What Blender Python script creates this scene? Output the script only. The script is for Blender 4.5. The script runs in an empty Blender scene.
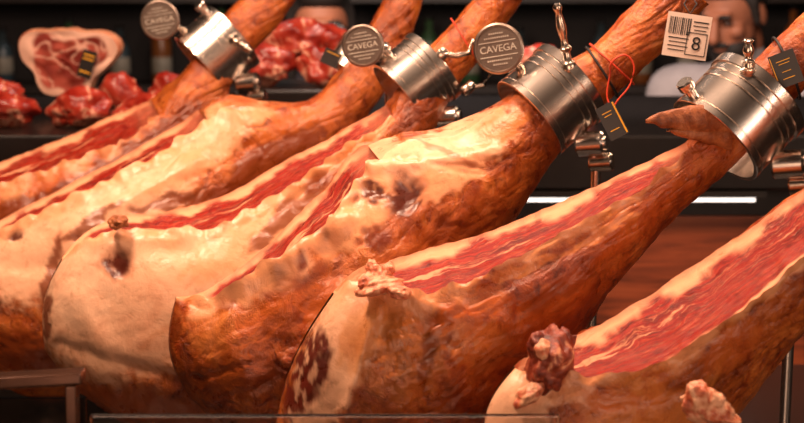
import bpy, bmesh, math, random
from mathutils import Vector, Matrix, noise
random.seed(4)
scene = bpy.context.scene
COL = scene.collection
F_PX = 85/36*804
PITCH = math.atan(278.5/F_PX)
CAMZ = 1.8
def W(px, py, Y):
    a=(px-402)/F_PX; b=(211.5-py)/F_PX
    cy=math.cos(PITCH)+b*math.sin(PITCH); cz=-math.sin(PITCH)+b*math.cos(PITCH)
    t=Y/cy
    return Vector((a*t, Y, CAMZ+cz*t))
def lin(c):
    return tuple(((v/255)/12.92 if v/255<=0.04045 else ((v/255+0.055)/1.055)**2.4) for v in c)

# ------------------------------------------------------------------ materials
def newmat(name):
    m=bpy.data.materials.new(name); m.use_nodes=True
    nt=m.node_tree; nt.nodes.clear()
    o=nt.nodes.new('ShaderNodeOutputMaterial'); p=nt.nodes.new('ShaderNodeBsdfPrincipled')
    nt.links.new(p.outputs[0],o.inputs[0])
    return m,nt,p
def N(nt,t,**k):
    n=nt.nodes.new(t)
    for a,b in k.items(): setattr(n,a,b)
    return n
def ramp(nt,fac,stops):
    r=N(nt,'ShaderNodeValToRGB'); e=r.color_ramp.elements
    while len(e)<len(stops): e.new(0.5)
    for i,(p,c) in enumerate(stops):
        e[i].position=p; e[i].color=(*lin(c),1)
    nt.links.new(fac,r.inputs[0]); return r.outputs[0]
def noise_tex(nt,vec,scale,detail=6,rough=.6,dist=0):
    n=N(nt,'ShaderNodeTexNoise'); n.inputs['Scale'].default_value=scale
    n.inputs['Detail'].default_value=detail; n.inputs['Roughness'].default_value=rough
    n.inputs['Distortion'].default_value=dist
    if vec is not None: nt.links.new(vec,n.inputs['Vector'])
    return n.outputs[0]
def mix(nt,f,a,b,mode='MIX'):
    m=N(nt,'ShaderNodeMix',data_type='RGBA',blend_type=mode)
    if isinstance(f,(int,float)): m.inputs[0].default_value=f
    else: nt.links.new(f,m.inputs[0])
    for s,i in ((a,6),(b,7)):
        if isinstance(s,tuple): m.inputs[i].default_value=(*lin(s),1)
        else: nt.links.new(s,m.inputs[i])
    return m.outputs[2]
def bump(nt,p,h,strength=.4,dist=.004,prev=None):
    b=N(nt,'ShaderNodeBump'); b.inputs['Distance'].default_value=dist
    if isinstance(strength,(int,float)): b.inputs['Strength'].default_value=strength
    else: nt.links.new(strength,b.inputs['Strength'])
    nt.links.new(h,b.inputs['Height'])
    if prev: nt.links.new(prev,b.inputs['Normal'])
    nt.links.new(b.outputs[0],p.inputs['Normal']); return b.outputs[0]
def maprange(nt,x,a,b,c,d):
    r=N(nt,'ShaderNodeMapRange'); nt.links.new(x,r.inputs[0])
    for i,v in enumerate((a,b,c,d)): r.inputs[i+1].default_value=v
    return r.outputs[0]
def plain(name,c,rough=.5,metal=0,var=.15,scale=30,em=0):
    m,nt,p=newmat(name)
    tc=N(nt,'ShaderNodeTexCoord').outputs['Object']
    n=noise_tex(nt,tc,scale)
    d=tuple(max(0,v*(1-var)) for v in c); u=tuple(min(255,v*(1+var)) for v in c)
    col=ramp(nt,n,[(.3,d),(.7,u)])
    nt.links.new(col,p.inputs['Base Color'])
    p.inputs['Roughness'].default_value=rough; p.inputs['Metallic'].default_value=metal
    if em:
        nt.links.new(col,p.inputs['Emission Color']); p.inputs['Emission Strength'].default_value=em
    return m
def skin_mat(name):
    m,nt,p=newmat(name)
    geo=N(nt,'ShaderNodeNewGeometry').outputs['Position']
    n1=noise_tex(nt,geo,11,8,.68,.8); n2=noise_tex(nt,geo,60,6,.68,.4); n3=noise_tex(nt,geo,260,3,.6)
    n4=noise_tex(nt,geo,26,5,.7,1.5); n5=noise_tex(nt,geo,17,7,.72,1.0)
    base=ramp(nt,n1,[(.28,(104,44,14)),(.42,(162,80,28)),(.54,(198,110,46)),(.66,(220,142,74)),(.8,(236,170,108))])
    blot=ramp(nt,n4,[(.34,(146,92,62)),(.48,(255,255,255))])
    base=mix(nt,.8,base,blot,'MULTIPLY')
    at=N(nt,'ShaderNodeAttribute',attribute_name='Paint')
    c=mix(nt,at.outputs['Alpha'],base,at.outputs['Color'])
    stain=ramp(nt,n5,[(.36,(212,146,102)),(.50,(255,250,245))])
    c=mix(nt,maprange(nt,at.outputs['Alpha'],0,1,.75,.28),c,stain,'MULTIPLY')
    fine=ramp(nt,n2,[(.30,(168,114,82)),(.46,(246,236,226)),(1,(255,255,255))])
    c=mix(nt,maprange(nt,at.outputs['Alpha'],0,1,.85,.32),c,fine,'MULTIPLY')
    sp=ramp(nt,n3,[(.30,(160,110,80)),(.40,(255,255,255))])
    c=mix(nt,maprange(nt,at.outputs['Alpha'],0,1,.4,.08),c,sp,'MULTIPLY')
    nt.links.new(c,p.inputs['Base Color'])
    nt.links.new(maprange(nt,n2,.2,.8,.20,.44),p.inputs['Roughness'])
    p.inputs['Specular IOR Level'].default_value=.6
    b=bump(nt,p,n4,maprange(nt,at.outputs['Alpha'],0,1,.6,.18),.006)
    b=bump(nt,p,n2,maprange(nt,at.outputs['Alpha'],0,1,.65,.16),.005,b); bump(nt,p,n3,maprange(nt,at.outputs['Alpha'],0,1,.2,.05),.0012,b)
    return m
def cut_mat(name):
    m,nt,p=newmat(name)
    uv=N(nt,'ShaderNodeUVMap',uv_map='UVMap').outputs[0]
    geo=N(nt,'ShaderNodeNewGeometry').outputs['Position']
    wob=N(nt,'ShaderNodeTexNoise'); wob.inputs['Scale'].default_value=14; wob.inputs['Detail'].default_value=4; nt.links.new(geo,wob.inputs['Vector'])
    add_=N(nt,'ShaderNodeVectorMath',operation='MULTIPLY_ADD'); nt.links.new(wob.outputs[1],add_.inputs[0]); add_.inputs[1].default_value=(.05,.34,0); nt.links.new(uv,add_.inputs[2])
    def mp(s):
        q=N(nt,'ShaderNodeMapping'); nt.links.new(add_.outputs[0],q.inputs[0]); q.inputs['Scale'].default_value=s; return q.outputs[0]
    a=noise_tex(nt,mp((5,7,1)),1,6,.62,.8); b=noise_tex(nt,mp((9,40,1)),1,7,.76,.2); d=noise_tex(nt,mp((10,26,1)),1,6,.62,.8)
    base=ramp(nt,b,[(.32,(70,4,0)),(.46,(128,18,8)),(.58,(162,36,18)),(.74,(196,80,50))])
    fat=ramp(nt,a,[(.62,(0,0,0)),(.64,(225,225,225)),(.72,(225,225,225))])
    c=mix(nt,fat,base,(242,178,134))
    vein=ramp(nt,d,[(.482,(0,0,0)),(.493,(200,200,200)),(.504,(0,0,0))])
    c=mix(nt,vein,c,(240,170,124))
    dark=ramp(nt,noise_tex(nt,geo,70,5,.7),[(.34,(140,94,76)),(.5,(255,255,255))])
    c=mix(nt,.6,c,dark,'MULTIPLY')
    at=N(nt,'ShaderNodeAttribute',attribute_name='Paint')
    c=mix(nt,at.outputs['Alpha'],c,at.outputs['Color'])
    nt.links.new(c,p.inputs['Base Color'])
    nt.links.new(maprange(nt,b,.2,.8,.2,.5),p.inputs['Roughness'])
    p.inputs['Specular IOR Level'].default_value=.18
    b1=bump(nt,p,b,.45,.004); bump(nt,p,noise_tex(nt,geo,120,4,.6),.2,.002,b1)
    return m
def blob_mat(name,stops,scale=30,rough=.35,bs=.5):
    m,nt,p=newmat(name)
    tc=N(nt,'ShaderNodeTexCoord').outputs['Object']
    n=noise_tex(nt,tc,scale,7,.65,1.0)
    nt.links.new(ramp(nt,n,stops),p.inputs['Base Color']); p.inputs['Roughness'].default_value=rough
    bump(nt,p,noise_tex(nt,tc,scale*3,5),bs,.004); return m
M_SKIN=skin_mat('ham_rind'); M_CUT=cut_mat('cured_meat_cut')
M_FLAP=blob_mat('ragged_fat',[(.3,(150,60,36)),(.43,(206,112,76)),(.56,(242,184,144)),(.8,(216,130,90))],60)
M_KNOB=blob_mat('dried_muscle_end',[(.32,(60,18,10)),(.46,(120,44,26)),(.56,(158,70,44)),(.64,(230,160,120)),(.72,(176,84,56))],40,.4,.7)
M_RED=blob_mat('red_cured_meat',[(.3,(84,14,10)),(.42,(140,32,22)),(.53,(176,62,44)),(.58,(238,180,150)),(.62,(168,56,40)),(.72,(190,84,62)),(.78,(236,176,146))],10,.28,.3)
M_DRY=blob_mat('dried_rind',[(.3,(110,54,24)),(.5,(156,88,46)),(.7,(204,134,82))],40,.5,.6)
def steel(name,c,rough):
    m,nt,p=newmat(name)
    tc=N(nt,'ShaderNodeTexCoord').outputs['Object']
    n=noise_tex(nt,tc,400,2)
    nt.links.new(ramp(nt,n,[(.3,tuple(int(v*.93) for v in c)),(.7,c)]),p.inputs['Base Color'])
    p.inputs['Metallic'].default_value=1; p.inputs['Roughness'].default_value=rough
    return m
M_STEEL=steel('brushed_steel',(240,230,220),.25); M_STEELD=steel('worn_steel',(216,200,184),.26)
M_BADGE=steel('engraved_steel',(160,144,132),.42)
M_INK=plain('engraving_ink',(236,220,206),.4,.6)
M_BLACK=plain('black_plastic',(22,18,16),.4); M_YEL=plain('yellow_print',(235,165,30),.5)
M_WHITE=plain('white_card',(225,205,190),.6,var=.03); M_BLK=plain('black_print',(18,15,15),.6)
M_REDS=plain('red_cord',(200,60,30),.6); M_BLKS=plain('black_cord',(25,22,24),.6)
M_DARK=plain('dark_counter',(22,18,17),.3); M_BOARD=plain('dark_board',(36,24,18),.4)
M_WALL=plain('dark_wall',(34,28,26),.8,scale=3)

# ------------------------------------------------------------------ helpers
WL={}
def setup(o,label=None,cat=None,group=None,kind=None):
    if label:o['label']=label
    if cat:o['category']=cat
    if group:o['group']=group
    if kind:o['kind']=kind
def empty(name,loc,**k):
    o=bpy.data.objects.new(name,None); o.location=loc; o.empty_display_size=.02
    COL.objects.link(o); WL[o.name]=Vector(loc); setup(o,**k); return o
def add(name,verts,faces,mat,parent=None,smooth=True,**k):
    vs=[Vector(v) for v in verts]
    lo=Vector([min(v[i] for v in vs) for i in range(3)]); hi=Vector([max(v[i] for v in vs) for i in range(3)])
    c=(lo+hi)/2
    me=bpy.data.meshes.new(name); me.from_pydata([v-c for v in vs],[],faces); me.update()
    if smooth: me.shade_smooth()
    if mat: me.materials.append(mat)
    o=bpy.data.objects.new(name,me); COL.objects.link(o)
    WL[o.name]=c
    if parent: o.parent=parent; o.location=c-WL[parent.name]
    else: o.location=c
    setup(o,**k); return o
class G:
    def __init__(s): s.v=[]; s.f=[]
    def put(s,v,f):
        n=len(s.v); s.v+= [Vector(x) for x in v]; s.f+=[tuple(i+n for i in q) for q in f]; return s
def frame(d,up=Vector((0,0,1))):
    d=Vector(d).normalized()
    if abs(d.dot(up))>.97: up=Vector((1,0,0))
    x=up.cross(d).normalized(); y=d.cross(x)
    return x,y,d
def lathe(prof,origin,d,seg=40,closed=False):
    x,y,z=frame(d); o=Vector(origin); v=[];f=[]
    for r,h in prof:
        for i in range(seg):
            a=2*math.pi*i/seg; v.append(o+z*h+(x*math.cos(a)+y*math.sin(a))*r)
    n=len(prof)
    for j in range(n if closed else n-1):
        k=(j+1)%n
        for i in range(seg):
            i2=(i+1)%seg; f.append((j*seg+i,j*seg+i2,k*seg+i2,k*seg+i))
    if not closed:
        f.append(tuple(range(seg))[::-1]); f.append(tuple((n-1)*seg+i for i in range(seg)))
    return v,f
def cyl(a,b,r,seg=28,bev=None):
    a=Vector(a);b=Vector(b);L=(b-a).length; e=bev if bev else min(r*.18,L*.2)
    return lathe([(r-e,0),(r,e),(r,L-e),(r-e,L)],a,b-a,seg)
def box(c,s,R=None):
    c=Vector(c); v=[]
    for i in (-.5,.5):
        for j in (-.5,.5):
            for k in (-.5,.5):
                p=Vector((i*s[0],j*s[1],k*s[2]))
                if R: p=R@p
                v.append(c+p)
    return v,[(0,1,3,2),(4,6,7,5),(0,4,5,1),(2,3,7,6),(0,2,6,4),(1,5,7,3)]
def bevel_mod(o,w=.003,s=3):
    m=o.modifiers.new('bevel','BEVEL'); m.width=w; m.segments=s; m.limit_method='ANGLE'
def edges(o,ang=35):
    o.data.shade_smooth()
    try: o.data.set_sharp_from_angle(angle=math.radians(ang))
    except Exception: pass
def tube(pts,r,seg=8,closed=False):
    pts=[Vector(p) for p in pts]; n=len(pts); v=[];f=[]
    for i,p in enumerate(pts):
        a=pts[(i-1)%n] if (closed or i>0) else p; b=pts[(i+1)%n] if (closed or i<n-1) else p
        x,y,z=frame(b-a)
        rr=r[i] if isinstance(r,(list,tuple)) else r
        for k in range(seg):
            t=2*math.pi*k/seg; v.append(p+(x*math.cos(t)+y*math.sin(t))*rr)
    for i in range(n if closed else n-1):
        j=(i+1)%n
        for k in range(seg):
            k2=(k+1)%seg; f.append((i*seg+k,i*seg+k2,j*seg+k2,j*seg+k))
    if not closed:
        f.append(tuple(range(seg))[::-1]); f.append(tuple((n-1)*seg+k for k in range(seg)))
    return v,f
def blob(c,rad,amp=.25,freq=2.2,sub=4,R=None,seed=0,rid=.2):
    bm=bmesh.new(); bmesh.ops.create_icosphere(bm,subdivisions=sub,radius=1)
    v=[]
    for q in bm.verts:
        p=q.co.copy()
        n=noise.fractal(p*freq*.6+Vector((seed*7.1,seed*3.3,1)),1.0,2.1,4)
        rdg=-abs(noise.noise(p*freq+Vector((0,seed,5))))*rid
        p*=1+amp*(n+rdg)
        p=Vector((p[0]*rad[0],p[1]*rad[1],p[2]*rad[2]))
        if R: p=R@p
        v.append(Vector(c)+p)
    f=[tuple(x.index for x in q.verts) for q in bm.faces]
    bm.free(); return v,f
def text_obj(name,s,size,M,mat,parent,ext=.0004):
    cu=bpy.data.curves.new(name,'FONT'); cu.body=s; cu.size=size; cu.extrude=ext; cu.align_x='CENTER'; cu.align_y='CENTER'
    t=bpy.data.objects.new(name+'_src',cu); COL.objects.link(t)
    bpy.context.view_layer.update()
    me=bpy.data.meshes.new_from_object(t.evaluated_get(bpy.context.evaluated_depsgraph_get()))
    vs=[M@v.co for v in me.vertices]; fs=[tuple(p.vertices) for p in me.polygons]
    bpy.data.objects.remove(t); bpy.data.meshes.remove(me)
    return add(name,vs,fs,mat,parent,smooth=False)
def smooth(a,b,x):
    t=max(0,min(1,(x-a)/(b-a))); return t*t*(3-2*t)

# ------------------------------------------------------------------ hams
def cr(p0,p1,p2,p3,t):
    return .5*((2*p1)+(-p0+p2)*t+(2*p0-5*p1+4*p2-p3)*t*t+(-p0+3*p1-3*p2+p3)*t**3)
class Ham:
    def __init__(s,st,y0,y1):
        s.st=[]
        for q in st:
            if len(q)==5:
                tx,ty,bx,by,w=q; fx,fy=tx+.08*(bx-tx),ty+.08*(by-ty); bend=0
            else: tx,ty,fx,fy,bx,by,w,bend=q
            s.st.append([tx,ty,fx,fy,bx,by,w*w,bend])
        s.y0=y0;s.y1=y1
    def at(s,u):
        n=len(s.st)-1; x=max(0,min(.99999,u))*n; i=int(x); t=x-i
        g=lambda k:s.st[max(0,min(n,k))]
        r=[cr(g(i-1)[k],g(i)[k],g(i+1)[k],g(i+2)[k],t) for k in range(8)]
        lo=min(g(i)[6],g(i+1)[6]); hi=max(g(i)[6],g(i+1)[6])
        r[6]=math.sqrt(max(lo,min(hi,r[6])))
        gap=math.hypot(r[2]-r[0],r[3]-r[1])
        if gap>7 and u>.04:
            k=min(1,(gap-7)/10)
            j=(3.4*noise.noise(Vector((u*26,s.y0*7,1)))+2.2*noise.noise(Vector((u*70,s.y0*7,4))))*k
            r[2]+=j*.3; r[3]+=j
            r[1]+=k*(1.6*noise.noise(Vector((u*30,s.y0*3,9)))+1.0*noise.noise(Vector((u*80,s.y0*3,9))))
        yc=s.y0+(s.y1-s.y0)*u
        return r,yc
    def section(s,u):
        (tx,ty,fx,fy,bx,by,w,bend),yc=s.at(u)
        T=Vector((tx,ty));F=Vector((fx,fy));B=Vector((bx,by)); D=B-T; L=D.length+1e-6; d=D/L
        qF=max(-.98,min(.6,-1+2*((F-T).dot(d)/L)))
        thF=math.acos(-qF); rF=-math.sin(thF)
        perp=Vector((-d.y,d.x))
        out=[]
        NC,NF,NB=26,84,30
        for j in range(NC):
            t=j/NC; out.append((T+(F-T)*t, .35*w+(rF*w-.35*w)*t, 0, t))
        for j in range(NF):
            t=j/NF; th=thF+(math.pi-thF)*t; q=-math.cos(th); k=(q-qF)/(1-qF)
            P=F+(B-F)*k+perp*(bend*math.sin(math.pi*max(0,min(1,k))))
            out.append((P,-w*math.sin(th),1,t))
        ph1=math.pi-math.asin(.35)
        for j in range(NB):
            t=j/NB; ph=ph1*t; q=math.cos(ph); k=(1-q)/(1-math.cos(ph1))
            P=B+(T-B)*k+perp*(bend*math.sin(math.pi*k))
            out.append((P,w*math.sin(ph),2,t))
        return out,yc
    def center(s,u):
        r,yc=s.at(u); return W((r[0]+r[4])/2,(r[1]+r[5])/2,yc)
    def loop(s,u,k=1.06,tilt=0,n=40):
        (tx,ty,fx,fy,bx,by,w,b),yc=s.at(u); C=W((tx+bx)/2,(ty+by)/2,yc); T=W(tx,ty,yc)
        ax=(s.center(min(1,u+.02))-s.center(u-.02)).normalized()
        a=(T-C)*k; pts=[]
        for i in range(n):
            t=2*math.pi*i/n
            pts.append(C+a*math.cos(t)+Vector((0,-1,0))*w*k*math.sin(t)+ax*tilt*math.cos(t))
        return pts
def paintat(paint,px,py,P):
    A=0; rgb=Vector((0,0,0))
    n1=noise.noise(P*45); n2=noise.noise(P*45+Vector((9,3,1))); n3=noise.noise(P*130)
    for (cx,cy,rx,ry,ang,c,st,mot) in paint:
        dx=px-cx+n1*7; dy=py-cy+n2*7
        ca=math.cos(math.radians(ang)); sa=math.sin(math.radians(ang))
        ex=(dx*ca+dy*sa)/rx; ey=(-dx*sa+dy*ca)/ry
        e=math.sqrt(ex*ex+ey*ey)
        if e>1.6: continue
        e+=.22*n3
        a=1-smooth(.8,1.15,e) if not mot else 1-smooth(.7,1.15,e)
        a*=st
        if mot==1: a*=.35+.65*smooth(-.35,.12,noise.noise(P*90+Vector((5,5,cx*.1)))+ (0.35*(1-e))+.10)
        if mot==2:
            a*=.25+.75*smooth(-.16,.10,noise.noise(Vector((P.x*150,P.y*60,P.z*75)))+.08+.35*noise.noise(P*240))
        if a<=0: continue
        oA=a+A*(1-a); rgb=(Vector(lin(c))*a+rgb*A*(1-a))/oA; A=oA
    return rgb,A
def build_ham(ham,ucut,paint,label,group='row of cured hams',NS=250,cutrim=.10,ridges=[],axis=(.82,-.57)):
    pts=[];info=[]; seed=Vector((ham.y0*31,0,0))
    for i in range(NS+1):
        u=i/NS; sec,yc=ham.section(u)
        row=[]
        C=sum((W(p.x,p.y,yc+r) for p,r,z,t in sec[::8]),Vector())/len(sec[::8])
        shank=smooth(.0,.06,u)
        for (p,r,z,t) in sec:
            P=W(p.x,p.y,yc+r); d=(P-C); 
            if d.length>1e-5: d.normalize()
            q=P+seed
            iscut=(z==0 and u<ucut)
            if iscut:
                rgb,A=Vector((0,0,0)),0
                h=-.016*math.sin(math.pi*t)**.5+.0035*noise.noise(Vector((u*9,t*5,ham.y0*9)))+.0022*noise.noise(Vector((u*20,t*18,ham.y0)))+.0006*noise.noise(q*90)
            else:
                if z==2 and t<.8 or (z==1 and t>.97): rgb,A=Vector((0,0,0)),0
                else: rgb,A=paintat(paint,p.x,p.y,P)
                lum=rgb[1]*A
                rf=1-.72*smooth(.12,.4,lum)
                al=p.x*axis[0]+p.y*axis[1]; ac=-p.x*axis[1]+p.y*axis[0]
                wr=abs(noise.noise(Vector((al*.018,ac*.085,ham.y0*3))+Vector((.6,.9,.2))*noise.noise(q*12)))
                wr2=abs(noise.noise(Vector((al*.05,ac*.16,ham.y0*5+3))))
                msk=smooth(-.1,.35,noise.noise(q*7+Vector((4,4,4))))
                h=.0065*noise.noise(q*8)+.0042*noise.noise(q*19)*(.3+.7*rf)
                h+=rf*(-.0044*(1-smooth(0,.13,wr))*(.3+.7*msk)-.0018*(1-smooth(0,.2,wr2))*(.3+.7*msk)+.0020*noise.noise(q*48)+.0008*noise.noise(q*110))
                if z==1 and t<.06 and u<ucut: h+=.007*(1-t/.06)*(.65+1.0*noise.noise(q*60))
                for (x0,y0,x1,y1,wd,hh) in ridges:
                    if z==1:
                        ax=Vector((x1-x0,y1-y0)); ap=Vector((p.x-x0,p.y-y0)); tt=max(0,min(1,ap.dot(ax)/ax.length_squared)); dd=(ap-ax*tt).length+5*noise.noise(q*30)
                        h+=hh*math.exp(-(dd/wd)**2)
                if u>ucut+.05: h*=.5
            P=P+d*h*shank
            row.append(P); info.append((p.x,p.y,z,t,u,rgb,A))
        pts.append(row)
    M=len(pts[0]); NC=26; icut=int(ucut*NS)
    flat=[p for r in pts for p in r]
    zmin=min(flat,key=lambda p:p.z)
    root=empty('cured_ham',(zmin.x,zmin.y,zmin.z),label=label,cat='ham',group=group)
    skin=[];cut=[]
    for i in range(NS):
        for j in range(M):
            j2=(j+1)%M; q=(i*M+j,(i+1)*M+j,(i+1)*M+j2,i*M+j2)
            (cut if (j<NC and i<icut) else skin).append(q)
    skin.append(tuple(NS*M+j for j in range(M))[::-1]); 
    for nm,fs,mat in (('rind',skin,M_SKIN),('cut_surface',cut,M_CUT)):
        used=sorted({k for f in fs for k in f}); idx={k:n for n,k in enumerate(used)}
        o=add(nm,[flat[k] for k in used],[tuple(idx[k] for k in f) for f in fs],mat,root)
        me=o.data
        ca=me.color_attributes.new('Paint','FLOAT_COLOR','POINT')
        buf=[]
        for k in used:
            px,py,z,t,u,rgb,A=info[k]; P=flat[k]
            if nm=='rind':
                if z==1 and u<ucut:
                    a=(1-smooth(.0,.10,t+.09*noise.noise(P*40)))*.85
                    if a>0: oA=a+A*(1-a); rgb=(Vector(lin((238,170,122)))*a+rgb*A*(1-a))/oA; A=oA
            else:
                n_=noise.noise(P*30); n5=noise.noise(P*90)
                a=(1-smooth(cutrim*.4,cutrim,t+.12*n_+.04*n5))*.95
                a=max(a,smooth(1-cutrim*1.1,1-cutrim*.5,t+.14*n_+.04*n5)*.95)
                a=max(a,(1-smooth(0.02,.09,u-.02+.05*n_)))
                rgb=Vector(lin((242,176,132))); A=a
                a2=smooth(.85*ucut,ucut,u)*.6
                rgb=rgb*(1-a2)+Vector(lin((130,46,24)))*a2; A=max(A,a2*.7)
                a3=(smooth(.955,1.0,t+.02*n5)+ (1-smooth(0,.035,t+.02*n5)))*.6*smooth(.08,.16,u)
                rgb=rgb*(1-a3)+Vector(lin((150,74,36)))*a3; A=max(A,a3)
            buf+= [rgb[0],rgb[1],rgb[2],A]
        ca.data.foreach_set('color',buf)
        uvl=me.uv_layers.new(name='UVMap')
        ub=[]
        for l in me.loops:
            px,py,z,t,u,_a,_b=info[used[l.vertex_index]]; ub+=[u,t+z]
        uvl.data.foreach_set('uv',ub)
    return root
PALE=(248,196,158); PALE2=(240,174,128); DK=(84,30,18); DKR=(112,40,24); OR=(196,100,42); OCH=(216,136,74); BR=(116,50,20)
H6=Ham([(514,366,515,368,484,455,.0,12),(528,355,529,374,506,490,.05,6),(558,343,570,376,585,535,.085,0),(620,312,638,376,685,485,.10,0),
 (680,275,697,343,742,408,.10,0),(740,235,758,298,792,348,.085,0),(800,193,814,246,850,280,.068,0),(850,160,860,190,890,225,.045,0),
 (895,120,935,168,.03),(930,85,965,130,.026),(970,45,1000,90,.024),(1010,5,1035,45,.022)],1.82,2.0)
H5=Ham([(333,292,334,294,272,455,.0,14),(358,268,352,287,300,490,.055,8),(386,262,392,292,360,520,.088,0),(430,248,432,294,440,490,.105,0),
 (485,232,487,276,512,405,.10,0),(545,209,548,243,572,345,.085,0),(600,184,603,213,612,290,.068,0),(648,161,653,180,652,243,.05,0),
 (682,144,687,153,690,206,.036,0),(704,124,730,168,.028),(725,92,762,138,.025),(757,58,792,103,.025),(798,17,832,62,.026),(842,-22,870,18,.024)],2.0,2.16)
H4=Ham([(176,297,176,298,190,398,.0,14),(205,291,208,302,240,440,.06,12),(246,262,254,283,310,460,.09,0),(290,222,301,248,380,430,.11,0),
 (326,188,338,212,435,370,.11,0),(350,155,363,174,470,300,.095,0),(390,134,400,142,500,245,.075,0),(440,126,450,136,527,203,.055,0),
 (488,108,550,166,.040),(516,90,574,138,.032),(548,68,596,114,.029),(590,48,625,88,.028),(627,10,667,48,.027),(668,-30,710,5,.03)],2.24,2.42)
H3=Ham([(62,258,62,260,45,350,.0,10),(82,236,86,242,72,385,.065,6),(118,216,124,233,135,430,.10,0),(165,212,171,236,215,440,.12,0),
 (210,200,217,226,285,400,.12,0),(260,175,269,201,335,335,.10,0),(310,148,319,171,370,265,.08,0),(350,124,358,142,400,200,.058,0),
 (384,104,390,115,425,152,.042,0),(402,82,440,120,.034),(424,50,458,88,.030),(456,18,488,50,.029),(484,-16,514,12,.029),(508,-42,536,-18,.028)],2.52,2.72)
H2=Ham([(-50,262,-50,263,-62,322,.0,10),(-22,236,-20,240,-30,365,.07,6),(20,211,24,221,50,400,.11,0),(75,181,82,194,130,370,.125,0),
 (130,151,139,166,200,310,.12,0),(182,122,189,136,255,245,.10,0),(224,96,235,108,290,195,.08,0),(268,101,275,110,318,165,.06,0),
 (312,98,348,138,.042),(340,70,374,105,.034),(364,33,403,60,.032),(386,-8,420,10,.031),(398,-38,432,-22,.03)],2.82,3.02)
H1=Ham([(-70,200,-70,202,-80,262,.0,8),(-40,178,-38,192,-40,300,.07,4),(10,158,15,180,50,330,.11,0),(60,140,68,163,110,280,.12,0),
 (110,118,119,140,160,215,.10,0),(150,98,158,114,196,160,.07,0),(182,74,222,112,.042),(200,48,234,80,.034),
 (222,18,256,48,.032),(245,-8,282,20,.031),(265,-35,302,-10,.03)],3.1,3.24)
GAP_SHADE=(124,54,20)  # dark brown painted on as shade in the gaps between hams
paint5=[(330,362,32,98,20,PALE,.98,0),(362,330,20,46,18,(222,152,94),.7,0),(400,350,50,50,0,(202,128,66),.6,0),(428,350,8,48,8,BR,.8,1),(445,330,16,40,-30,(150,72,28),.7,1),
 (347,298,28,14,-20,(246,186,146),.95,0),(480,345,30,26,0,(212,134,70),.5,0),
 (304,370,26,48,14,(92,30,20),.98,2),(298,396,20,32,10,(112,42,28),.8,2),(470,310,50,12,-14,OR,.7,0),(640,215,60,18,-38,OR,.6,0),(560,310,50,26,-50,(166,78,28),.6,0),
 (520,268,40,6,-22,(238,162,100),.7,0),(600,234,44,6,-30,(232,152,90),.7,0),(376,268,12,9,0,(120,50,30),.5,1),(500,360,40,20,-40,BR,.5,1),(560,290,50,8,-30,BR,.5,1)]
paint6=[(515,410,38,46,20,PALE,.97,0),(520,390,14,10,0,(248,196,156),.8,0),(575,395,26,12,0,PALE2,.7,0),(640,420,60,40,0,OCH,.5,0),(610,400,30,12,0,OR,.6,0),(730,350,40,16,-45,OR,.6,0)]
paint4=[(285,250,76,24,-42,PALE,.97,0),(430,158,88,26,-14,PALE,.97,0),(372,160,34,30,0,PALE,.95,0),(345,212,58,34,-32,PALE2,.97,0),(440,182,60,16,-22,PALE2,.95,0),(470,126,40,14,-22,PALE,.8,0),(500,128,30,16,-30,OCH,.8,0),
 (205,325,26,26,0,OCH,.6,0),(225,300,46,9,-22,PALE2,.8,0),(290,310,60,20,-30,OR,.6,0),(400,270,60,26,-40,OR,.6,0),(240,370,40,30,0,(150,70,26),.6,0),(480,214,50,18,-40,(176,88,34),.6,0),
 (403,197,26,30,35,(190,110,74),.4,0),(314,232,24,26,-30,(180,98,62),.45,0),(256,280,52,19,-16,(180,98,62),.45,0),
 (371,190,16,12,20,DK,.97,1),(403,197,18,24,35,DK,.97,1),(314,230,17,20,-30,DK,.97,1),(340,205,20,8,-35,DKR,.9,1),(256,280,44,15,-16,DK,.95,1),(296,254,16,10,-30,DKR,.9,1),
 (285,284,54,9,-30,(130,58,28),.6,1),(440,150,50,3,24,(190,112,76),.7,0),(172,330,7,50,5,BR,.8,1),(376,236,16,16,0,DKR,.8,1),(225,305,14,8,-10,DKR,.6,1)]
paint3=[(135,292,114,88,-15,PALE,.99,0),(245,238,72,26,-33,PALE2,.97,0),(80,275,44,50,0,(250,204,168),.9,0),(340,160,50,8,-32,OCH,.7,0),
 (130,410,80,26,8,(170,84,32),.9,0),(292,208,66,10,-44,GAP_SHADE,.8,0),(117,266,16,19,0,(190,110,74),.5,0),(117,266,11,14,0,DK,.98,1),(120,226,14,8,0,DKR,.8,1),(45,330,6,50,8,BR,.9,1),(160,335,30,5,-40,(220,150,104),.6,1)]  # dark strip and lower edge paint in shade beside the next ham
paint2=[(80,228,122,60,-30,PALE,.98,0),(190,150,76,28,-32,PALE2,.97,0),(240,113,34,12,0,PALE2,.9,0),(300,125,50,14,-20,(196,104,42),.7,0),(275,160,60,20,-28,GAP_SHADE,.9,0),
 (180,200,56,7,-12,GAP_SHADE,.85,0),(92,224,36,7,-35,GAP_SHADE,.85,0),(52,275,9,46,12,GAP_SHADE,.85,0),  # strips follow the ham in front, gap shadow put into the colour
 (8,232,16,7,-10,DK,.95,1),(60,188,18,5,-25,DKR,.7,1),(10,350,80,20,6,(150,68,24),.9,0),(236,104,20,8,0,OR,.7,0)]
paint1=[(20,207,60,12,-25,GAP_SHADE,.95,0),(100,166,60,11,-30,GAP_SHADE,.95,0),(60,175,40,8,-24,OR,.6,0),(170,124,40,9,-32,GAP_SHADE,.9,0)]  # dark bands are painted shade along the top of the ham in front
r6=build_ham(H6,.66,paint6,'sliced cured ham with wide red cut and ragged fat tip',ridges=[(600,400,700,390,10,-.006)])
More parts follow.
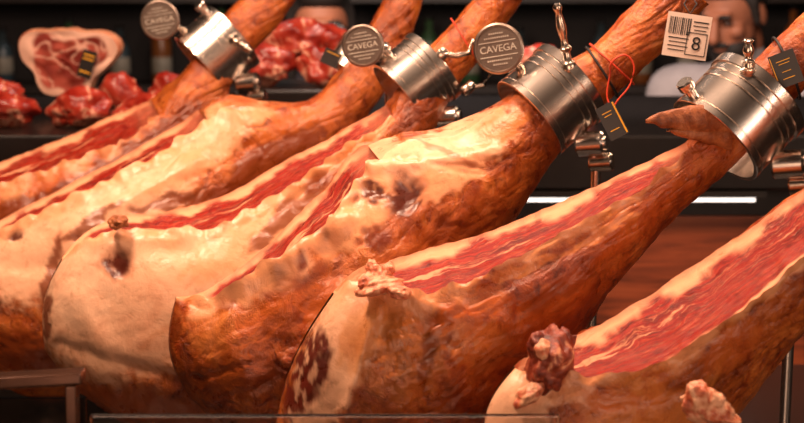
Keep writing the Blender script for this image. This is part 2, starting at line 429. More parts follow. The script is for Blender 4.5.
r5=build_ham(H5,.63,paint5,'cured ham with long red cut, pale marbled butt and orange rind',ridges=[(376,300,342,430,7,.008),(398,298,445,312,5,.006),(425,315,430,420,16,-.010),(470,300,600,235,7,-.005),(500,320,560,380,12,.006)])
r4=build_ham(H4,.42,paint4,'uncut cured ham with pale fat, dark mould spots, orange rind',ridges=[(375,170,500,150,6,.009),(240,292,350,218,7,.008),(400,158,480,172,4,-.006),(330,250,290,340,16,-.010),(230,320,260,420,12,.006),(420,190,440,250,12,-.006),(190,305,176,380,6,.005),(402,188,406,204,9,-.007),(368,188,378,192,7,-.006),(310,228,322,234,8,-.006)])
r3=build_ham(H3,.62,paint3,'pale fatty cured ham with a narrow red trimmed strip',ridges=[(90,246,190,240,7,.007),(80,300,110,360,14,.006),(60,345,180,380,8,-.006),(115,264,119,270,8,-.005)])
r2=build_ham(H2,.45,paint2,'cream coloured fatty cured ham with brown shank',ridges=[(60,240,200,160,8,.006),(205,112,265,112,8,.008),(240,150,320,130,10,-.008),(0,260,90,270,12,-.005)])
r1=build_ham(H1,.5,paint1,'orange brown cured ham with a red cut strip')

def bits(parent,name,mat,lst,vox=.0012):
    g=G()
    for k,(px,py,Y,a,b,c,rot,amp) in enumerate(lst):
        R=Matrix.Rotation(math.radians(rot),3,'Y')
        g.put(*blob(W(px,py,Y),(a,b,c),amp,2.4,4,R,seed=k+px))
    o=add(name,g.v,g.f,mat,parent); 
    m=o.modifiers.new('fuse','REMESH'); m.mode='VOXEL'; m.voxel_size=vox; m.use_smooth_shade=True
    return o
bits(r5,'fat_flap',M_FLAP,[(378,286,1.952,.024,.020,.009,-14,.3),(398,291,1.942,.014,.016,.008,18,.3),(374,272,1.968,.008,.014,.012,-25,.4),(388,270,1.965,.007,.012,.009,20,.4),(366,281,1.955,.010,.014,.007,-40,.4)],.0011)
bits(r6,'dried_muscle_tip',M_KNOB,[(550,364,1.80,.022,.028,.034,8,.32),(562,348,1.81,.011,.018,.020,20,.3),(540,350,1.80,.011,.016,.018,-20,.3)])
bits(r6,'fat_flap',M_FLAP,[(532,392,1.79,.020,.016,.009,-35,.3),(543,350,1.784,.008,.010,.010,0,.3)])
bits(r6,'ragged_fat_shred',M_FLAP,[(706,408,1.70,.024,.02,.015,20,.35),(697,396,1.695,.012,.012,.014,-15,.35),(712,400,1.692,.012,.012,.011,20,.35),(724,416,1.70,.018,.014,.009,25,.35)])
bits(r3,'dried_crust',M_DRY,[(118,222,2.47,.013,.02,.009,-5,.4)])
def lobe(up,lo,Y0,Y1,th):
    n=40;m=20;V=[]
    for i in range(n+1):
        s=i/n*(len(up)-1); k=min(len(up)-2,int(s)); t=s-k
        g_=lambda L,q:Vector(L[max(0,min(len(L)-1,q))])
        a=Vector([cr(g_(up,k-1)[c],g_(up,k)[c],g_(up,k+1)[c],g_(up,k+2)[c],t) for c in (0,1)]); b=Vector([cr(g_(lo,k-1)[c],g_(lo,k)[c],g_(lo,k+1)[c],g_(lo,k+2)[c],t) for c in (0,1)])
        c=(a+b)/2; h=(b-a)/2; Y=Y0+(Y1-Y0)*i/n
        for j in range(m):
            an=2*math.pi*j/m; q=c+h*math.cos(an); P=W(q.x,q.y,Y-th*math.sin(an)*(.25+.75*i/n)); P+=Vector((.0012,.002,.0016))*noise.noise(P*90); V.append(P)
    F=[(i*m+j,i*m+(j+1)%m,(i+1)*m+(j+1)%m,(i+1)*m+j) for i in range(n) for j in range(m)]+[tuple(range(m))]
    return V,F
g=G(); g.put(*lobe([(646,119),(660,112),(690,106),(732,103)],[(646,122),(664,128),(692,133),(732,134)],2.05,2.085,.010))
g.put(*lobe([(666,131),(680,128),(700,128),(732,122)],[(666,132),(682,137),(702,143),(732,150)],2.060,2.09,.012))
add('dried_skin_flap',g.v,g.f,M_DRY,r5)

# ------------------------------------------------------------------ clamps and stands
COUNTER_Z=1.06
def stand(px,py,Y,axis_px,tiltY,R,label,badge=None,badge_off=(1.5,.35,-.25),lever=None,hook=False,postdx=0.0,screws=True,dsz=.54):
    C=W(px,py,Y); A=(W(px+axis_px[0],py+axis_px[1],Y)-C).normalized(); e3=(A+Vector((0,tiltY,0))).normalized()
    e1=e3.cross(Vector((0,1,0))).normalized(); e2=e3.cross(e1)
    def L(a,b,c): return C+(e1*a+e2*b+e3*c)*R
    lockp=L(-1.42,.25,-.1); px_=lockp.x+postdx; py_=lockp.y+.012
    root=empty('ham_stand',(px_,py_,COUNTER_Z),label=label,cat='ham stand',group='steel ring ham stands')
    v,f=box((px_-.0,py_,COUNTER_Z+.009),(.16,.15,.018)); b=add('base_plate',v,f,M_BOARD,root,smooth=False); bevel_mod(b)
    ri=.93
    prof=[(ri,-.64),(.99,-.64),(1.01,-.63),(1.01,-.53),(.975,-.52),(.975,-.48),(1.0,-.47),(1.0,.06),(.97,.07),(.97,.11),(1.0,.12),(1.0,.22),(.97,.23),(.97,.27),(1.0,.28),(1.0,.42),(1.04,.43),(1.04,.62),(1.025,.64),(ri,.64)]
    v,f=lathe([(a*R,b*R) for a,b in prof],C,e3,96,closed=True)
    ring=add('clamp_ring',v,f,M_STEEL,root,label='broad brushed steel ring with turned grooves'); edges(ring,25)
    g=G(); ex=Vector((.93,-.33,.10)).normalized(); s_=R/.056
    p1=L(-1.22,.30,-.02)
    g.put(*cyl(p1-ex*.016*s_,p1+ex*.018*s_,.27*R)); g.put(*cyl(p1+ex*.016*s_,p1+ex*.0205*s_,.15*R))
    g.put(*cyl(L(-.95,.30,-.02),L(-1.22,.30,-.02),.14*R)); g.put(*cyl(L(-1.2,.26,-.1),L(-1.74,.26,-.12),.11*R))
    o=add('hinge_lock',g.v,g.f,M_STEEL,root); edges(o)
    p2=L(-1.66,.25,-.10); v,f=cyl(p2-ex*.012,p2+ex*.018,.20*R); o=add('side_knob',v,f,M_STEELD,root); edges(o)
    top=L(-1.6,.22,-.12); g=G(); g.put(*cyl((top.x,top.y,top.z),(px_,py_,COUNTER_Z+.015),.0065))
    g.put(*cyl((px_,py_,COUNTER_Z+.016),(px_,py_,COUNTER_Z+.04),.014))
    o=add('post',g.v,g.f,M_STEEL,root); edges(o)
    if lever:
        a,b,d,dirn,ln=lever; o_=L(a,b,d); dv=Vector(dirn).normalized(); s=ln
        prof=[(.08,-.15),(.16,-.12),(.17,.02),(.13,.08),(.085,.12),(.075,.30),(.12,.34),(.13,.40),(.08,.46),(.065,.60),(.09,.72),(.105,.88),(.085,1.05),(.06,1.20),(.09,1.26),(.10,1.33),(.06,1.40)]
        v,f=lathe([(x*R,y*R*s) for x,y in prof],o_,dv,24); o=add('tightening_lever',v,f,M_STEELD,root,label='turned steel tightening lever'); edges(o,50)
    for (a,b,d) in (screws if isinstance(screws,list) else []):
        v,f=lathe([(.09*R,-.05*R),(.09*R,.12*R),(.14*R,.13*R),(.155*R,.16*R),(.155*R,.28*R),(.13*R,.31*R)],L(a*.98,b,d),(e1*.9+e2*b).normalized(),28)
        o=add('screw_knob',v,f,M_STEEL,root); edges(o)
    if hook:
        p=[L(.15,.95,.75),L(-.1,1.15,.95),L(-.25,1.2,1.25),L(-.05,1.2,1.5),L(-.5,1.15,1.55),L(-1.0,1.0,1.45),L(-1.15,.9,1.1),L(-.95,.8,.75)]
        g=G(); g.put(*tube(p,.07*R,12)); g.put(*cyl(p[0]-e2*.01,p[0]+e2*.006,.15*R)); g.put(*cyl(p[-1]-e3*.01,p[-1]+e3*.010,.14*R))
        o=add('latch_hook',g.v,g.f,M_STEELD,root); edges(o,50)
    if badge:
        bc=L(*badge_off); nrm=(Vector((0,0,CAMZ))-bc); nrm=(nrm.normalized()+Vector((-.25,0,-.05))).normalized(); rr=dsz*R
        v,f=lathe([(rr*.90,-.0045),(rr,-.003),(rr,.003),(rr*.93,.0045),(rr*.88,.0045),(rr*.86,.0030),(.001,.0030)],bc,nrm,56)
        d=add('name_disc',v,f,M_BADGE,root,label='round engraved steel disc'); edges(d,30)
        right=Vector((0,0,1)).cross(nrm).normalized(); up=nrm.cross(right)
        ang=math.radians(10); r2=right*math.cos(ang)+up*math.sin(ang); u2=-right*math.sin(ang)+up*math.cos(ang)
        M=Matrix((( r2.x,u2.x,nrm.x,bc.x+nrm.x*.0036),(r2.y,u2.y,nrm.y,bc.y+nrm.y*.0036),(r2.z,u2.z,nrm.z,bc.z+nrm.z*.0036),(0,0,0,1)))
        text_obj('engraved_lettering',badge,rr*.38,M,M_INK,d)
        g=G()
        for sy in (-1,1):
            Mx=M@Matrix.Translation((0,sy*rr*.28,0)); v,f=box((0,0,0),(rr*1.5,rr*.035,.0006)); g.put([Mx@x for x in v],f)
        for sy,wd in ((.44,1.0),(-.44,1.0),(.60,.6),(-.60,.6)):
            Mx=M@Matrix.Translation((0,sy*rr,0)); k=int(wd*12)
            for q in range(k):
                v,f=box(((q-(k-1)/2)*rr*.085,0,0),(rr*.05,rr*.06,.0006)); g.put([Mx@x for x in v],f)
        add('engraved_lines',g.v,g.f,M_INK,d,smooth=False)
        g=G(); g.put(*cyl(L(.95,badge_off[1]*.6,badge_off[2]*.5),bc-nrm*.006,.10*R)); g.put(*lathe([(.2*R,0),(.22*R,.05*R),(.2*R,.14*R)],bc-nrm*.012,nrm,20))
        add('disc_bracket',g.v,g.f,M_STEELD,root)
    return root
stand(738,117,2.125,(50,-46),.30,.061,'steel ring stand gripping a ham shank, wide grooved band',screws=[(1.0,.35,-.48)],lever=(.62,.75,.48,(-.05,-.1,1),.40))
stand(551,100,2.385,(45,-36),.28,.059,'steel ring stand with round name disc and pointed lever',badge='CAVEGA',badge_off=(1.60,.45,-.32),lever=(.42,.85,.53,(-.22,-.15,1),.95),screws=None)
stand(416,80,2.68,(45,-36),.26,.055,'steel ring stand with round name disc and hooked latch',badge='CAVEGA',badge_off=(1.55,.4,-.60),hook=True,screws=[(.98,.3,-.2)])
stand(217,50,3.215,(40,-36),.24,.062,'steel ring stand with name disc, gripping a brown shank',badge='CAVEGA',badge_off=(1.60,.4,-.66),screws=[(.98,.4,.4)],lever=(-.1,1.0,.4,(.8,-.4,-.5),.5),dsz=.54)
stand(357,60,3.02,(32,-46),.22,.040,'small steel ring stand holding a brown shank')
stand(948,100,1.98,(50,-46),.30,.056,'steel ring stand gripping the sliced ham')
for r in (r1,r2,r3,r4,r5,r6):
    p=WL[r.name]
    s=empty('ham_rest',(p.x,p.y,COUNTER_Z),label='black support block under the butt of a ham',cat='ham rest',group='ham rests')
    hgt=p.z-COUNTER_Z-.002
    v,f=lathe([(.05,0),(.05,hgt*.2),(.03,hgt*.3),(.028,hgt*.9),(.034,hgt)],(p.x,p.y,COUNTER_Z),(0,0,1),32)
    add('rest_pad',v,f,M_BLACK,s)

# ------------------------------------------------------------------ tags & cords
def cord(name,pts,r,mat,label,cat='cord',closed=True):
    v,f=tube(pts,r,8,closed); return add(name,v,f,mat,None,label=label,cat=cat)
cord('cord_loop',H4.loop(.835,1.08,.006),.0017,M_BLKS,'black cord tied round a ham shank')
cord('cord_loop',H4.loop(.855,1.12,-.004),.0014,M_REDS,'red cord tied round a ham shank')
cord('cord_loop',H3.loop(.83,1.12,.008),.0012,M_REDS,'dark red cord round a ham shank')
def sm(pts,n=6):
    out=[];m=len(pts)
    for i in range(m):
        for k in range(n):
            t=k/n; out.append(Vector([cr(pts[(i-1)%m][c],pts[i][c],pts[(i+1)%m][c],pts[(i+2)%m][c],t) for c in range(3)]))
    return out
cord('cord_loop',sm([W(612,62,2.33),W(625,55,2.33),W(634,66,2.33),W(630,85,2.33),W(618,100,2.33),W(612,108,2.33),W(607,95,2.335),W(610,75,2.335)]),.0012,M_REDS,'red cord loop hanging from a ham shank')
cord('cord_loop',H5.loop(.87,1.08,.01),.0016,M_BLKS,'black cord around the shank')
def tag(name,c,size,rot,mat,label,cat='tag'):
    root=empty(name,c,label=label,cat=cat)
    n=(Vector((0,0,CAMZ))-Vector(c)).normalized(); r=Vector((0,0,1)).cross(n).normalized(); u=n.cross(r)
    a=math.radians(rot); r2=r*math.cos(a)+u*math.sin(a); u2=-r*math.sin(a)+u*math.cos(a)
    M=Matrix(((r2.x,u2.x,n.x,c[0]),(r2.y,u2.y,n.y,c[1]),(r2.z,u2.z,n.z,c[2]),(0,0,0,1)))
    v,f=box((0,0,0),(size[0],size[1],.0012)); o=add('card',[M@x for x in v],f,mat,root,smooth=False)
    return root,M
def print_on(root,M,rects,mat,name='printing'):
    g=G()
    for x,y,w,h in rects:
        v,f=box((x,y,.0009),(w,h,.0004)); g.put([M@q for q in v],f)
    return add(name,g.v,g.f,mat,root,smooth=False)
k=2.27/F_PX
root,M=tag('price_tag',W(687,36,2.27),(44*k,44*k),-8,M_WHITE,'white price tag with barcode and the number 8')
bars=[];x=-19*k
random.seed(2)
while x<3*k:
    w=random.choice([.5,.8,1.3])*k; bars.append((x+w/2,9*k,w,17*k)); x+=w+random.choice([.6,.9,1.2])*k
bars+=[(-8*k,-3*k,20*k,1.0*k),(-8*k,-7*k,18*k,.8*k),(-8*k,-11*k,20*k,.8*k),(-9*k,-15*k,16*k,.8*k),(12*k,15*k,15*k,1.2*k),(12*k,11*k,15*k,.8*k),(12*k,7*k,12*k,.8*k)]
bars+=[(10*k,4*k,20*k,.7*k),(10*k,-18*k,20*k,.7*k),(.3*k,-7*k,.7*k,22*k),(19.7*k,-7*k,.7*k,22*k)]
print_on(root,M,bars,M_BLK,'barcode')
text_obj('price_number','8',19*k,M@Matrix.Translation((10*k,-7*k,.001)),M_BLK,root)
cord('cord_loop',[W(690,14,2.275),W(684,4,2.30),W(690,-6,2.34),W(697,4,2.30)],.0009,M_BLKS,'thin cord holding the price tag')
k=2.28/F_PX
root,M=tag('brand_tag',W(612,121,2.28),(20*k,36*k),28,M_BLACK,'small black tag with yellow edge hanging on a cord')
print_on(root,M,[(8.6*k,0,1.6*k,34*k),(-1*k,10*k,10*k,.8*k),(-1*k,6.5*k,8*k,.7*k),(-1*k,-9*k,10*k,.8*k)],M_YEL)
k=2.13/F_PX
root,M=tag('brand_tag',W(786,69,2.10),(26*k,34*k),22,M_BLACK,'black tag with fine yellow print tied to a shank')
print_on(root,M,[(0,9*k,14*k,.7*k),(0,6*k,11*k,.6*k),(0,-2*k,9*k,.6*k),(0,-9*k,12*k,.8*k),(-11.6*k,0,.8*k,30*k)],M_YEL)
k=2.9/F_PX
root,M=tag('brand_tag',W(331,58,2.93),(18*k,16*k),-25,M_BLACK,'small black tag on the brown shank')
print_on(root,M,[(0,5*k,14*k,.8*k)],M_YEL)

# ------------------------------------------------------------------ counters
v,f=box((0,2.35,COUNTER_Z-.03),(2.6,1.75,.06)); o=add('display_counter',v,f,M_DARK,None,smooth=False,label='dark polished counter carrying the ham stands',cat='counter'); bevel_mod(o,.006)
v,f=box((0,2.35,(COUNTER_Z-.06)/2),(2.5,1.6,COUNTER_Z-.06)); c=add('counter_base',v,f,M_BOARD,o,smooth=False)
M_WOOD,nt,p=newmat('reddish_wood')
geo=N(nt,'ShaderNodeTexCoord').outputs['Object']; mp=N(nt,'ShaderNodeMapping'); nt.links.new(geo,mp.inputs[0]); mp.inputs['Scale'].default_value=(2,2,22)
n=noise_tex(nt,mp.outputs[0],2,6,.6,.6); nt.links.new(ramp(nt,n,[(.3,(86,36,16)),(.55,(144,68,36)),(.75,(168,86,48))]),p.inputs['Base Color']); p.inputs['Roughness'].default_value=.5
bc=empty('back_counter',(0,3.75,0),label='black topped back counter with lit edge and reddish wooden front',cat='counter')
v,f=box((0,3.82,1.39),(3.4,.84,.10)); o=add('worktop',v,f,M_DARK,bc,smooth=False); bevel_mod(o,.005)
v,f=box((0,3.84,.67),(3.3,.72,1.34)); o=add('body',v,f,M_BOARD,bc,smooth=False)
for i in range(3):
    v,f=box((.9,3.475,1.18-i*.21),(1.3,.018,.205)); o=add('wood_panel',v,f,M_WOOD,bc,smooth=False); bevel_mod(o,.003)
M_LED,nt,p=newmat('led_glow'); p.inputs['Base Color'].default_value=(1,1,1,1); p.inputs['Emission Color'].default_value=(1,.90,.82,1)
p.inputs['Emission Strength'].default_value=1.8
v,f=box((.41,3.41,1.322),(.46,.012,.0070)); add('led_strip',v,f,M_LED,bc,smooth=False,label='thin glowing white strip')
v,f=box((.41,3.415,1.332),(.5,.03,.012)); add('led_channel',v,f,M_BLACK,bc,smooth=False)
TOP=1.44
def meat(px,Y,rx,ry,rz,z=None,rot=0,seed=0,grp='cured meat pieces'):
    x=W(px,100,Y).x; zc=(z if z else TOP+rz*.98)
    v,f=blob((x,Y,zc),(rx,ry,rz),.42,1.25,4,Matrix.Rotation(math.radians(rot),3,'Y'),seed,.8)
    return add('cured_meat_piece',v,f,M_RED,None,label='glossy red cured meat chunk with white fat streaks',cat='meat',group=grp)
for i,(px,Y,rx,ry,rz,rot) in enumerate([(6,3.54,.066,.050,.034,6),(80,3.54,.058,.050,.034,-8),(142,3.54,.056,.050,.034,-10),(170,3.68,.050,.045,.048,0),(122,3.69,.045,.04,.050,-12),(0,3.70,.060,.045,.044,8)]):
    meat(px,Y,rx,ry,rz,None,rot,i)
v,f=box((W(298,80,3.8).x,3.8,TOP+.03),(.24,.26,.06)); o=add('display_tray',v,f,M_DARK,None,smooth=False,label='dark tray raising the cured meats',cat='tray'); bevel_mod(o,.006)
for i,(px,Y,rx,ry,rz,z,rot) in enumerate([(268,3.74,.060,.045,.040,TOP+.098,0),(320,3.74,.055,.045,.040,TOP+.098,14),(292,3.80,.068,.045,.040,TOP+.148,-14),(332,3.82,.048,.045,.036,TOP+.138,12)]):
    meat(px,Y,rx,ry,rz,z,rot,20+i)
for i,(px,z) in enumerate([(520,TOP+.035),(572,TOP+.035),(545,TOP+.095)]):
    meat(px,3.95,.046,.05,.034,z,5,40+i)
cx=W(70,66,3.80); hr=empty('ham_half',(cx.x,3.80,TOP),label='upright ham half with white fat rim and red cut face',cat='ham')
def outline(a): return 1+.14*math.sin(2*a+1.4)+.15*math.sin(3*a+.2)+.06*math.sin(5*a)+.10*noise.noise(Vector((math.cos(a)*2,math.sin(a)*2,3)))
SG=96
def dring(y,k): return [Vector((cx.x+.082*k*outline(2*math.pi*i/SG)*math.cos(2*math.pi*i/SG),y+.006*noise.noise(Vector((k*4,i*.1,0)))-.01*k*math.cos(2*math.pi*i/SG),1.552+.076*k*outline(2*math.pi*i/SG)*math.sin(2*math.pi*i/SG))) for i in range(SG)]
ys=[(3.755,.97),(3.76,1.0),(3.80,1.03),(3.85,.93),(3.90,.6),(3.91,.05)]
v=[];f=[]
for y,kk in ys: v+=dring(y,kk)
for j in range(len(ys)-1):
    for i in range(SG): f.append((j*SG+i,j*SG+(i+1)%SG,(j+1)*SG+(i+1)%SG,(j+1)*SG+i))
add('rind',v,f,M_FLAP,hr)
v=[];f=[];ks=[i/26 for i in range(1,27)]
for kk in ks: v+=dring(3.755,.97*kk)
for j in range(25):
    for i in range(SG): f.append((j*SG+i,(j+1)*SG+i,(j+1)*SG+(i+1)%SG,j*SG+(i+1)%SG))
f.append(tuple(range(SG)))
o=add('cut_face',v,f,M_CUT,hr); ca=o.data.color_attributes.new('Paint','FLOAT_COLOR','POINT')
w=lin((246,202,178)); buf=[]
for j,kk in enumerate(ks):
    for i in range(SG):
        q=v[j*SG+i]; n_=noise.noise(q*22); n2=noise.noise(q*40); a=max(smooth(.70,.82,kk+.42*n_),smooth(-.04,.0,-abs(n2+.12*n_)+.06)*.7); r_=lin((180,84,68)); r3=lin((136,50,40)); m_=smooth(-.2,.2,noise.noise(q*30+Vector((2,2,2))))
        r_=[r_[c]*m_+r3[c]*(1-m_) for c in range(3)]; buf+=[w[0]*a+r_[0]*(1-a),w[1]*a+r_[1]*(1-a),w[2]*a+r_[2]*(1-a),.94]
ca.data.foreach_set('color',buf); o.data.uv_layers.new(name='UVMap')
RL=Matrix.Rotation(.3,3,'Y')
v,f=box((cx.x+.045,3.735,1.545),(.028,.003,.055),RL); add('label_tag',v,f,M_BLACK,hr,smooth=False)
g=G()
for dz in (.018,.010,-.016):
    v,f=box(Vector((cx.x+.045,3.733,1.545))+RL@Vector((0,0,dz)),(.022,.001,.003),RL); g.put(v,f)
add('label_print',g.v,g.f,M_YEL,hr,smooth=False)
v,f=lathe([(.05,0),(.05,.006),(.03,.012),(.03,.045)],(cx.x,3.82,TOP),(0,0,1),32); add('support_dish',v,f,M_STEELD,hr)

# ------------------------------------------------------------------ foreground counter edge
M_RAIL=plain('bronze_rail',(96,66,52),.18,.6)
gr=empty('counter_guard',(-.35,1.66,COUNTER_Z),label='low glass guard with bronze metal rail along the counter',cat='glass guard')
a=W(-60,384,1.66); b=W(84,376,1.66)
v,f=box((a+b)/2,((b-a).length,.030,.011),Matrix.Rotation(-math.atan2((b-a).z,(b-a).x),3,'Y')); o=add('top_rail',v,f,M_RAIL,gr,smooth=False); bevel_mod(o,.003)
M_GLASS,nt,p=newmat('clear_glass'); p.inputs['Transmission Weight'].default_value=1; p.inputs['Roughness'].default_value=.03; p.inputs['IOR'].default_value=1.45; p.inputs['Base Color'].default_value=(1,.94,.9,1)
M_SMOKE,nt,p=newmat('smoked_glass'); p.inputs['Transmission Weight'].default_value=1; p.inputs['Roughness'].default_value=.06; p.inputs['IOR'].default_value=1.45; p.inputs['Base Color'].default_value=(.35,.24,.18,1)
v,f=box(((a.x+b.x)/2,1.668,(COUNTER_Z+b.z)/2-.012),((b-a).x,.006,b.z-COUNTER_Z-.02)); add('smoked_panel',v,f,M_SMOKE,gr,smooth=False)
v,f=box((b.x-.010,1.655,(COUNTER_Z+b.z)/2-.006),(.010,.02,b.z-COUNTER_Z)); o=add('corner_post',v,f,M_RAIL,gr,smooth=False); bevel_mod(o,.0015)
l=W(90,414,1.66); r=W(560,412,1.66)
v,f=box(((l.x+r.x)/2,1.66,(l.z+COUNTER_Z)/2),(r.x-l.x,.006,l.z-COUNTER_Z)); o=add('glass_pane',v,f,M_GLASS,gr,smooth=False); bevel_mod(o,.0025)

# ------------------------------------------------------------------ room
def struct(name,c,s,mat=M_WALL):
    v,f=box(c,s); return add(name,v,f,mat,None,smooth=False,kind='structure')
M_FLOOR=plain('floor_tiles',(60,52,48),.5,scale=4)
struct('floor',(0,3.4,-.05),(7,9,.1),M_FLOOR); struct('ceiling',(0,3.4,3.25),(7,9,.1))
struct('wall_back',(0,7.45,1.6),(7,.1,3.2)); struct('wall_left',(-3.45,3.4,1.6),(.1,9,3.2)); struct('wall_right',(3.45,3.4,1.6),(.1,9,3.2))
sh=empty('wall_shelf',(0,7.2,0),label='dark shelving unit carrying bottles',cat='shelf')
for z in (.7,1.22,1.56,1.9):
    v,f=box((0,7.22,z),(5.6,.3,.03)); add('shelf_board',v,f,M_BOARD,sh,smooth=False)
for x in (-2.8,0,2.8):
    v,f=box((x,7.22,1.0),(.04,.3,2.0)); add('side_panel',v,f,M_BOARD,sh,smooth=False)
bm_=[plain('green_glass',(60,88,56),.3),plain('amber_glass',(124,70,32),.3),plain('dark_glass',(54,66,70),.3)]
M_LBL=plain('paper_label',(136,124,106),.6)
random.seed(8)
for i in range(24):
    x=-2.3+i*.2+random.uniform(-.06,.06)
    if abs(x)<.06: x+=.12
    mt=random.choice(bm_); r=empty('bottle',(x,7.2,1.235),label='glass bottle with paper label on a dark shelf',cat='bottle',group='bottles on the wall shelf')
    s=random.uniform(.6,.95)
    v,f=lathe([(.03,0),(.038,.006),(.038,.19*s),(.03,.22*s),(.014,.25*s),(.013,.30*s)],(x,7.2,1.235),(0,0,1),20); add('glass_body',v,f,mt,r)
    v,f=lathe([(.016,.298*s),(.016,.32*s)],(x,7.2,1.235),(0,0,1),16); add('cap',v,f,M_BLACK,r)
    v,f=lathe([(.0385,.04),(.0388,.041),(.0388,.10),(.0385,.101)],(x,7.2,1.235),(0,0,1),20); add('paper_label',v,f,M_LBL,r)

# ------------------------------------------------------------------ people
M_FLESH=plain('face_skin',(150,92,66),.6,var=.05); M_HAIR=plain('dark_hair',(26,18,14),.7)
M_SHIRT=plain('grey_shirt',(158,150,152),.8,var=.1,scale=8); M_JACK=plain('dark_jacket',(44,38,44),.8); M_TR=plain('dark_trousers',(28,28,36),.8)
M_EYE=plain('eye_dark',(60,42,34),.3,var=.02); M_LENS=plain('dark_lens',(12,10,12),.25)
def ell(c,r,sub=3):
    bm=bmesh.new(); bmesh.ops.create_icosphere(bm,subdivisions=sub,radius=1)
    v=[Vector((q.co.x*r[0],q.co.y*r[1],q.co.z*r[2]))+Vector(c) for q in bm.verts]; f=[tuple(x.index for x in q.verts) for q in bm.faces]; bm.free(); return v,f
def limb(g,pts,rad):
    P=[];R=[]
    for i in range(len(pts)-1):
        for k in range(6):
            t=k/6; P.append(Vector(pts[i]).lerp(Vector(pts[i+1]),t)); R.append(rad[i]*(1-t)+rad[i+1]*t)
    P.append(Vector(pts[-1])); R.append(rad[-1]); g.put(*tube(P,R,16))
    for p,r in zip(pts,rad): g.put(*ell(p,(r,r,r),2))
def remesh(o,vs,it=6):
    m=o.modifiers.new('fuse','REMESH'); m.mode='VOXEL'; m.voxel_size=vs; m.use_smooth_shade=True
    s=o.modifiers.new('soften','SMOOTH'); s.iterations=it; s.factor=.5
def person(x,y,H,label,yaw,shirt,glasses,beard,longhair,tilt=0,headyaw=0):
    k=H/1.72; R=Matrix.Rotation(yaw,3,'Z')
    hc=Vector((0,-.02,1.60))
    Rh=Matrix.Rotation(headyaw,3,'Z')@Matrix.Rotation(tilt,3,'X')
    def tf(vs,head=False):
        out=[]
        for v in vs:
            v=Vector(v)
            if head: v=hc+Vector((0,0,-.1))+Rh@(v-hc+Vector((0,0,.1)))
            out.append(R@(v*k)+Vector((x,y,0)))
        return out
    root=empty('person',(x,y,0),label=label,cat='person')
    g=G(); hd=G()
    hd.put(*ell(hc+Vector((0,.015,.03)),(.076,.094,.095))); hd.put(*ell(hc+Vector((0,-.02,-.045)),(.058,.066,.068)))
    hd.put(*ell(hc+Vector((0,-.062,-.088)),(.026,.022,.020)))
    limb(hd,[hc+Vector((0,-.088,.02)),hc+Vector((0,-.112,-.025))],[.010,.016])
    hd.put(*ell(hc+Vector((0,-.088,-.055)),(.026,.012,.006),2)); hd.put(*ell(hc+Vector((0,-.086,-.066)),(.022,.012,.007),2))
    hd.put(*ell(hc+Vector((0,-.082,.032)),(.052,.016,.008),2))
    for s in (-1,1):
        hd.put(*ell(hc+Vector((s*.079,.012,-.005)),(.010,.020,.032),2)); hd.put(*ell(hc+Vector((s*.042,-.062,-.02)),(.022,.022,.020),2))
    g.put(tf(hd.v,True),hd.f)
    b=G(); limb(b,[(0,.015,1.53),(0,.02,1.40)],[.056,.062]); b.put(*ell((0,.02,1.25),(.165,.105,.19))); b.put(*ell((0,.02,1.02),(.145,.10,.16)))
    limb(b,[(-.17,.02,1.385),(.17,.02,1.385)],[.055,.055])
    for s in (-1,1):
        limb(b,[(s*.18,.02,1.38),(s*.225,.03,1.10),(s*.17,-.16,.96)],[.052,.042,.028])
        h=Vector((s*.155,-.205,.945)); b.put(*ell(h,(.040,.048,.017)))
        for q in range(4):
            limb(b,[h+Vector(((q-1.5)*.020,-.035,0)),h+Vector(((q-1.5)*.023,-.072,-.006)),h+Vector(((q-1.5)*.023,-.095+abs(q-1.3)*.006,-.022))],[.0095,.0085,.0075])
        limb(b,[h+Vector((-s*.034,.01,0)),h+Vector((-s*.062,-.02,-.008)),h+Vector((-s*.066,-.045,-.014))],[.011,.010,.008])
        limb(b,[(s*.09,.02,.92),(s*.10,.0,.50),(s*.10,.03,.09)],[.085,.056,.040]); b.put(*ell((s*.10,-.04,.045),(.045,.12,.045)))
    g.put(tf(b.v),b.f)
    body=add('body',g.v,g.f,M_FLESH,root); remesh(body,.0055,4)
    c=G(); c.put(*ell((0,.02,1.25),(.182,.122,.20))); c.put(*ell((0,.02,1.02),(.165,.12,.19))); limb(c,[(-.17,.02,1.385),(.17,.02,1.385)],[.072,.072]); limb(c,[(0,.02,1.40),(0,.02,1.47)],[.080,.070])
    for s in (-1,1): limb(c,[(s*.18,.02,1.38),(s*.235,.03,1.10),(s*.175,-.145,.965)],[.074,.060,.042])
    o=add('shirt',tf(c.v),c.f,shirt,root); remesh(o,.010,6)
    c=G(); c.put(*ell((0,.02,.90),(.16,.12,.12)))
    for s in (-1,1): limb(c,[(s*.09,.02,.90),(s*.10,.0,.50),(s*.10,.03,.09)],[.10,.075,.06])
    o=add('trousers',tf(c.v),c.f,M_TR,root); remesh(o,.012,6)
    for s in (-1,1):
        c=G(); c.put(*ell((s*.10,-.045,.045),(.052,.135,.052))); add('shoe',tf(c.v),c.f,M_BLACK,root)
    c=G(); c.put(*ell(hc+Vector((0,.035,.055)),(.088,.098,.090))); c.put(*ell(hc+Vector((0,-.035,.098)),(.070,.054,.040)))
    if longhair:
        c.put(*ell(hc+Vector((0,.06,-.03)),(.088,.06,.13)))
        for s in (-1,1): limb(c,[hc+Vector((s*.072,.01,.05)),hc+Vector((s*.082,.02,-.05)),hc+Vector((s*.08,.03,-.14))],[.022,.024,.016])
    else:
        for s in (-1,1): limb(c,[hc+Vector((s*.074,-.01,.05)),hc+Vector((s*.076,-.012,-.02))],[.016,.010])
    o=add('hair',tf(c.v,True),c.f,M_HAIR,root); remesh(o,.008,4)
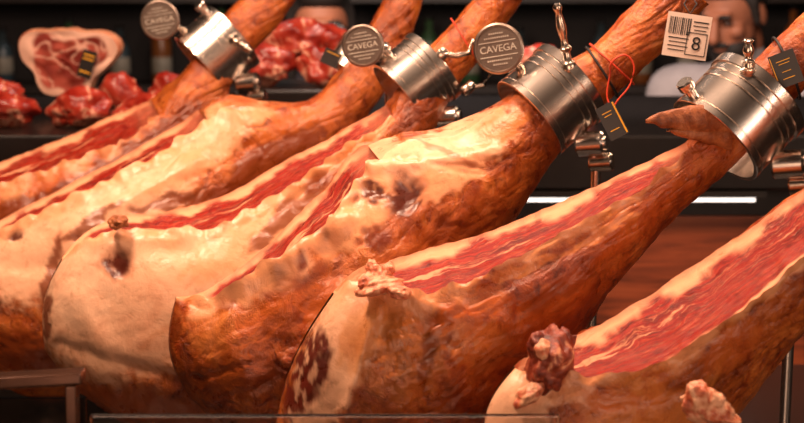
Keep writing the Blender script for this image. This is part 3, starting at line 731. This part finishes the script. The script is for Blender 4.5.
    if beard:
        c=G(); c.put(*ell(hc+Vector((0,-.030,-.076)),(.062,.067,.048))); o=add('beard',tf(c.v,True),c.f,M_HAIR,root)
        c=G(); c.put(*ell(hc+Vector((0,-.097,-.046)),(.034,.010,.008),2)); add('moustache',tf(c.v,True),c.f,M_HAIR,root)
    for s in (-1,1):
        c=G(); c.put(*ell(hc+Vector((s*.031,-.081,.010)),(.013,.008,.005),2)); add('eye',tf(c.v,True),c.f,M_EYE,root)
        c=G(); c.put(*ell(hc+Vector((s*.031,-.090,.030)),(.022,.009,.006),2)); add('eyebrow',tf(c.v,True),c.f,M_HAIR,root)
    if glasses:
        c=G()
        for s in (-1,1):
            c.put(*ell(hc+Vector((s*.034,-.102,.008)),(.029,.005,.022),3)); limb(c,[hc+Vector((s*.062,-.098,.012)),hc+Vector((s*.082,0,.010))],[.003,.003])
        limb(c,[hc+Vector((-.012,-.105,.012)),hc+Vector((.012,-.105,.012))],[.003,.003])
        add('sunglasses',tf(c.v,True),c.f,M_LENS,root)
person(.89,5.0,1.72,'bearded dark-haired man in a pale grey shirt looking down',-.35,M_SHIRT,False,True,False,.38,-.35)
person(-.215,5.0,1.665,'person with long dark hair, sunglasses and dark jacket',.1,M_JACK,True,False,True,.05)

# ------------------------------------------------------------------ lights
def area(name,loc,target,size,power,col,sy=None):
    l=bpy.data.lights.new(name,'AREA'); l.energy=power; l.color=col; l.size=size
    if sy: l.shape='RECTANGLE'; l.size_y=sy
    o=bpy.data.objects.new(name,l); o.location=loc; o.rotation_euler=(Vector(target)-Vector(loc)).to_track_quat('-Z','Y').to_euler(); COL.objects.link(o)
WARM=(1,.625,.43)
area('display_lamp',(-.70,1.95,2.75),(0,2.3,1.35),.28,33,WARM)
area('display_lamp',(.40,2.15,2.75),(.25,2.2,1.35),.36,25,WARM)
area('display_lamp',(-1.0,2.9,2.8),(-.4,2.9,1.4),.25,11,WARM)
area('display_lamp',(0,3.6,2.9),(0,3.75,1.4),.4,14,(1,.74,.60))
area('fill_light',(-.1,-.3,1.5),(0.1,2.3,1.25),1.1,17,(1,.61,.42))  # unseen soft fill behind the camera, added for hams and steel reflections
area('fill_light',(1.6,1.0,2.0),(.3,2.2,1.5),.5,8,(1,.72,.56))  # unseen fill added from the right
area('fill_light',(.5,3.9,2.0),(.88,5.0,1.45),.6,10,(1,.82,.72))  # unseen fill added to brighten the man and his shirt
area('fill_light',(-.5,4.1,2.1),(-.22,5.0,1.6),.5,14,(1,.78,.66))  # unseen fill added to brighten the second person
area('fill_light',(0,6.2,3.1),(0,7.2,1.4),.6,18,(.95,.92,.95),)  # unseen fill added so the back shelves read
area('panel_fill',(.9,2.95,2.2),(.8,3.5,1.1),.3,7,(1,.66,.46))  # unseen light added to brighten the wooden panels
w=bpy.data.worlds.new('World'); scene.world=w; w.use_nodes=True
w.node_tree.nodes['Background'].inputs[0].default_value=(1,.58,.38,1); w.node_tree.nodes['Background'].inputs[1].default_value=.08
# ------------------------------------------------------------------ camera
cd=bpy.data.cameras.new('camera'); cd.lens=85; cd.sensor_width=36; cd.clip_start=.05
co=bpy.data.objects.new('camera',cd); co.location=(0,0,CAMZ); co.rotation_euler=(math.pi/2-PITCH,0,0); COL.objects.link(co)
cd.dof.use_dof=True; cd.dof.focus_distance=2.15; cd.dof.aperture_fstop=8
scene.camera=co
scene.view_settings.view_transform='Standard'
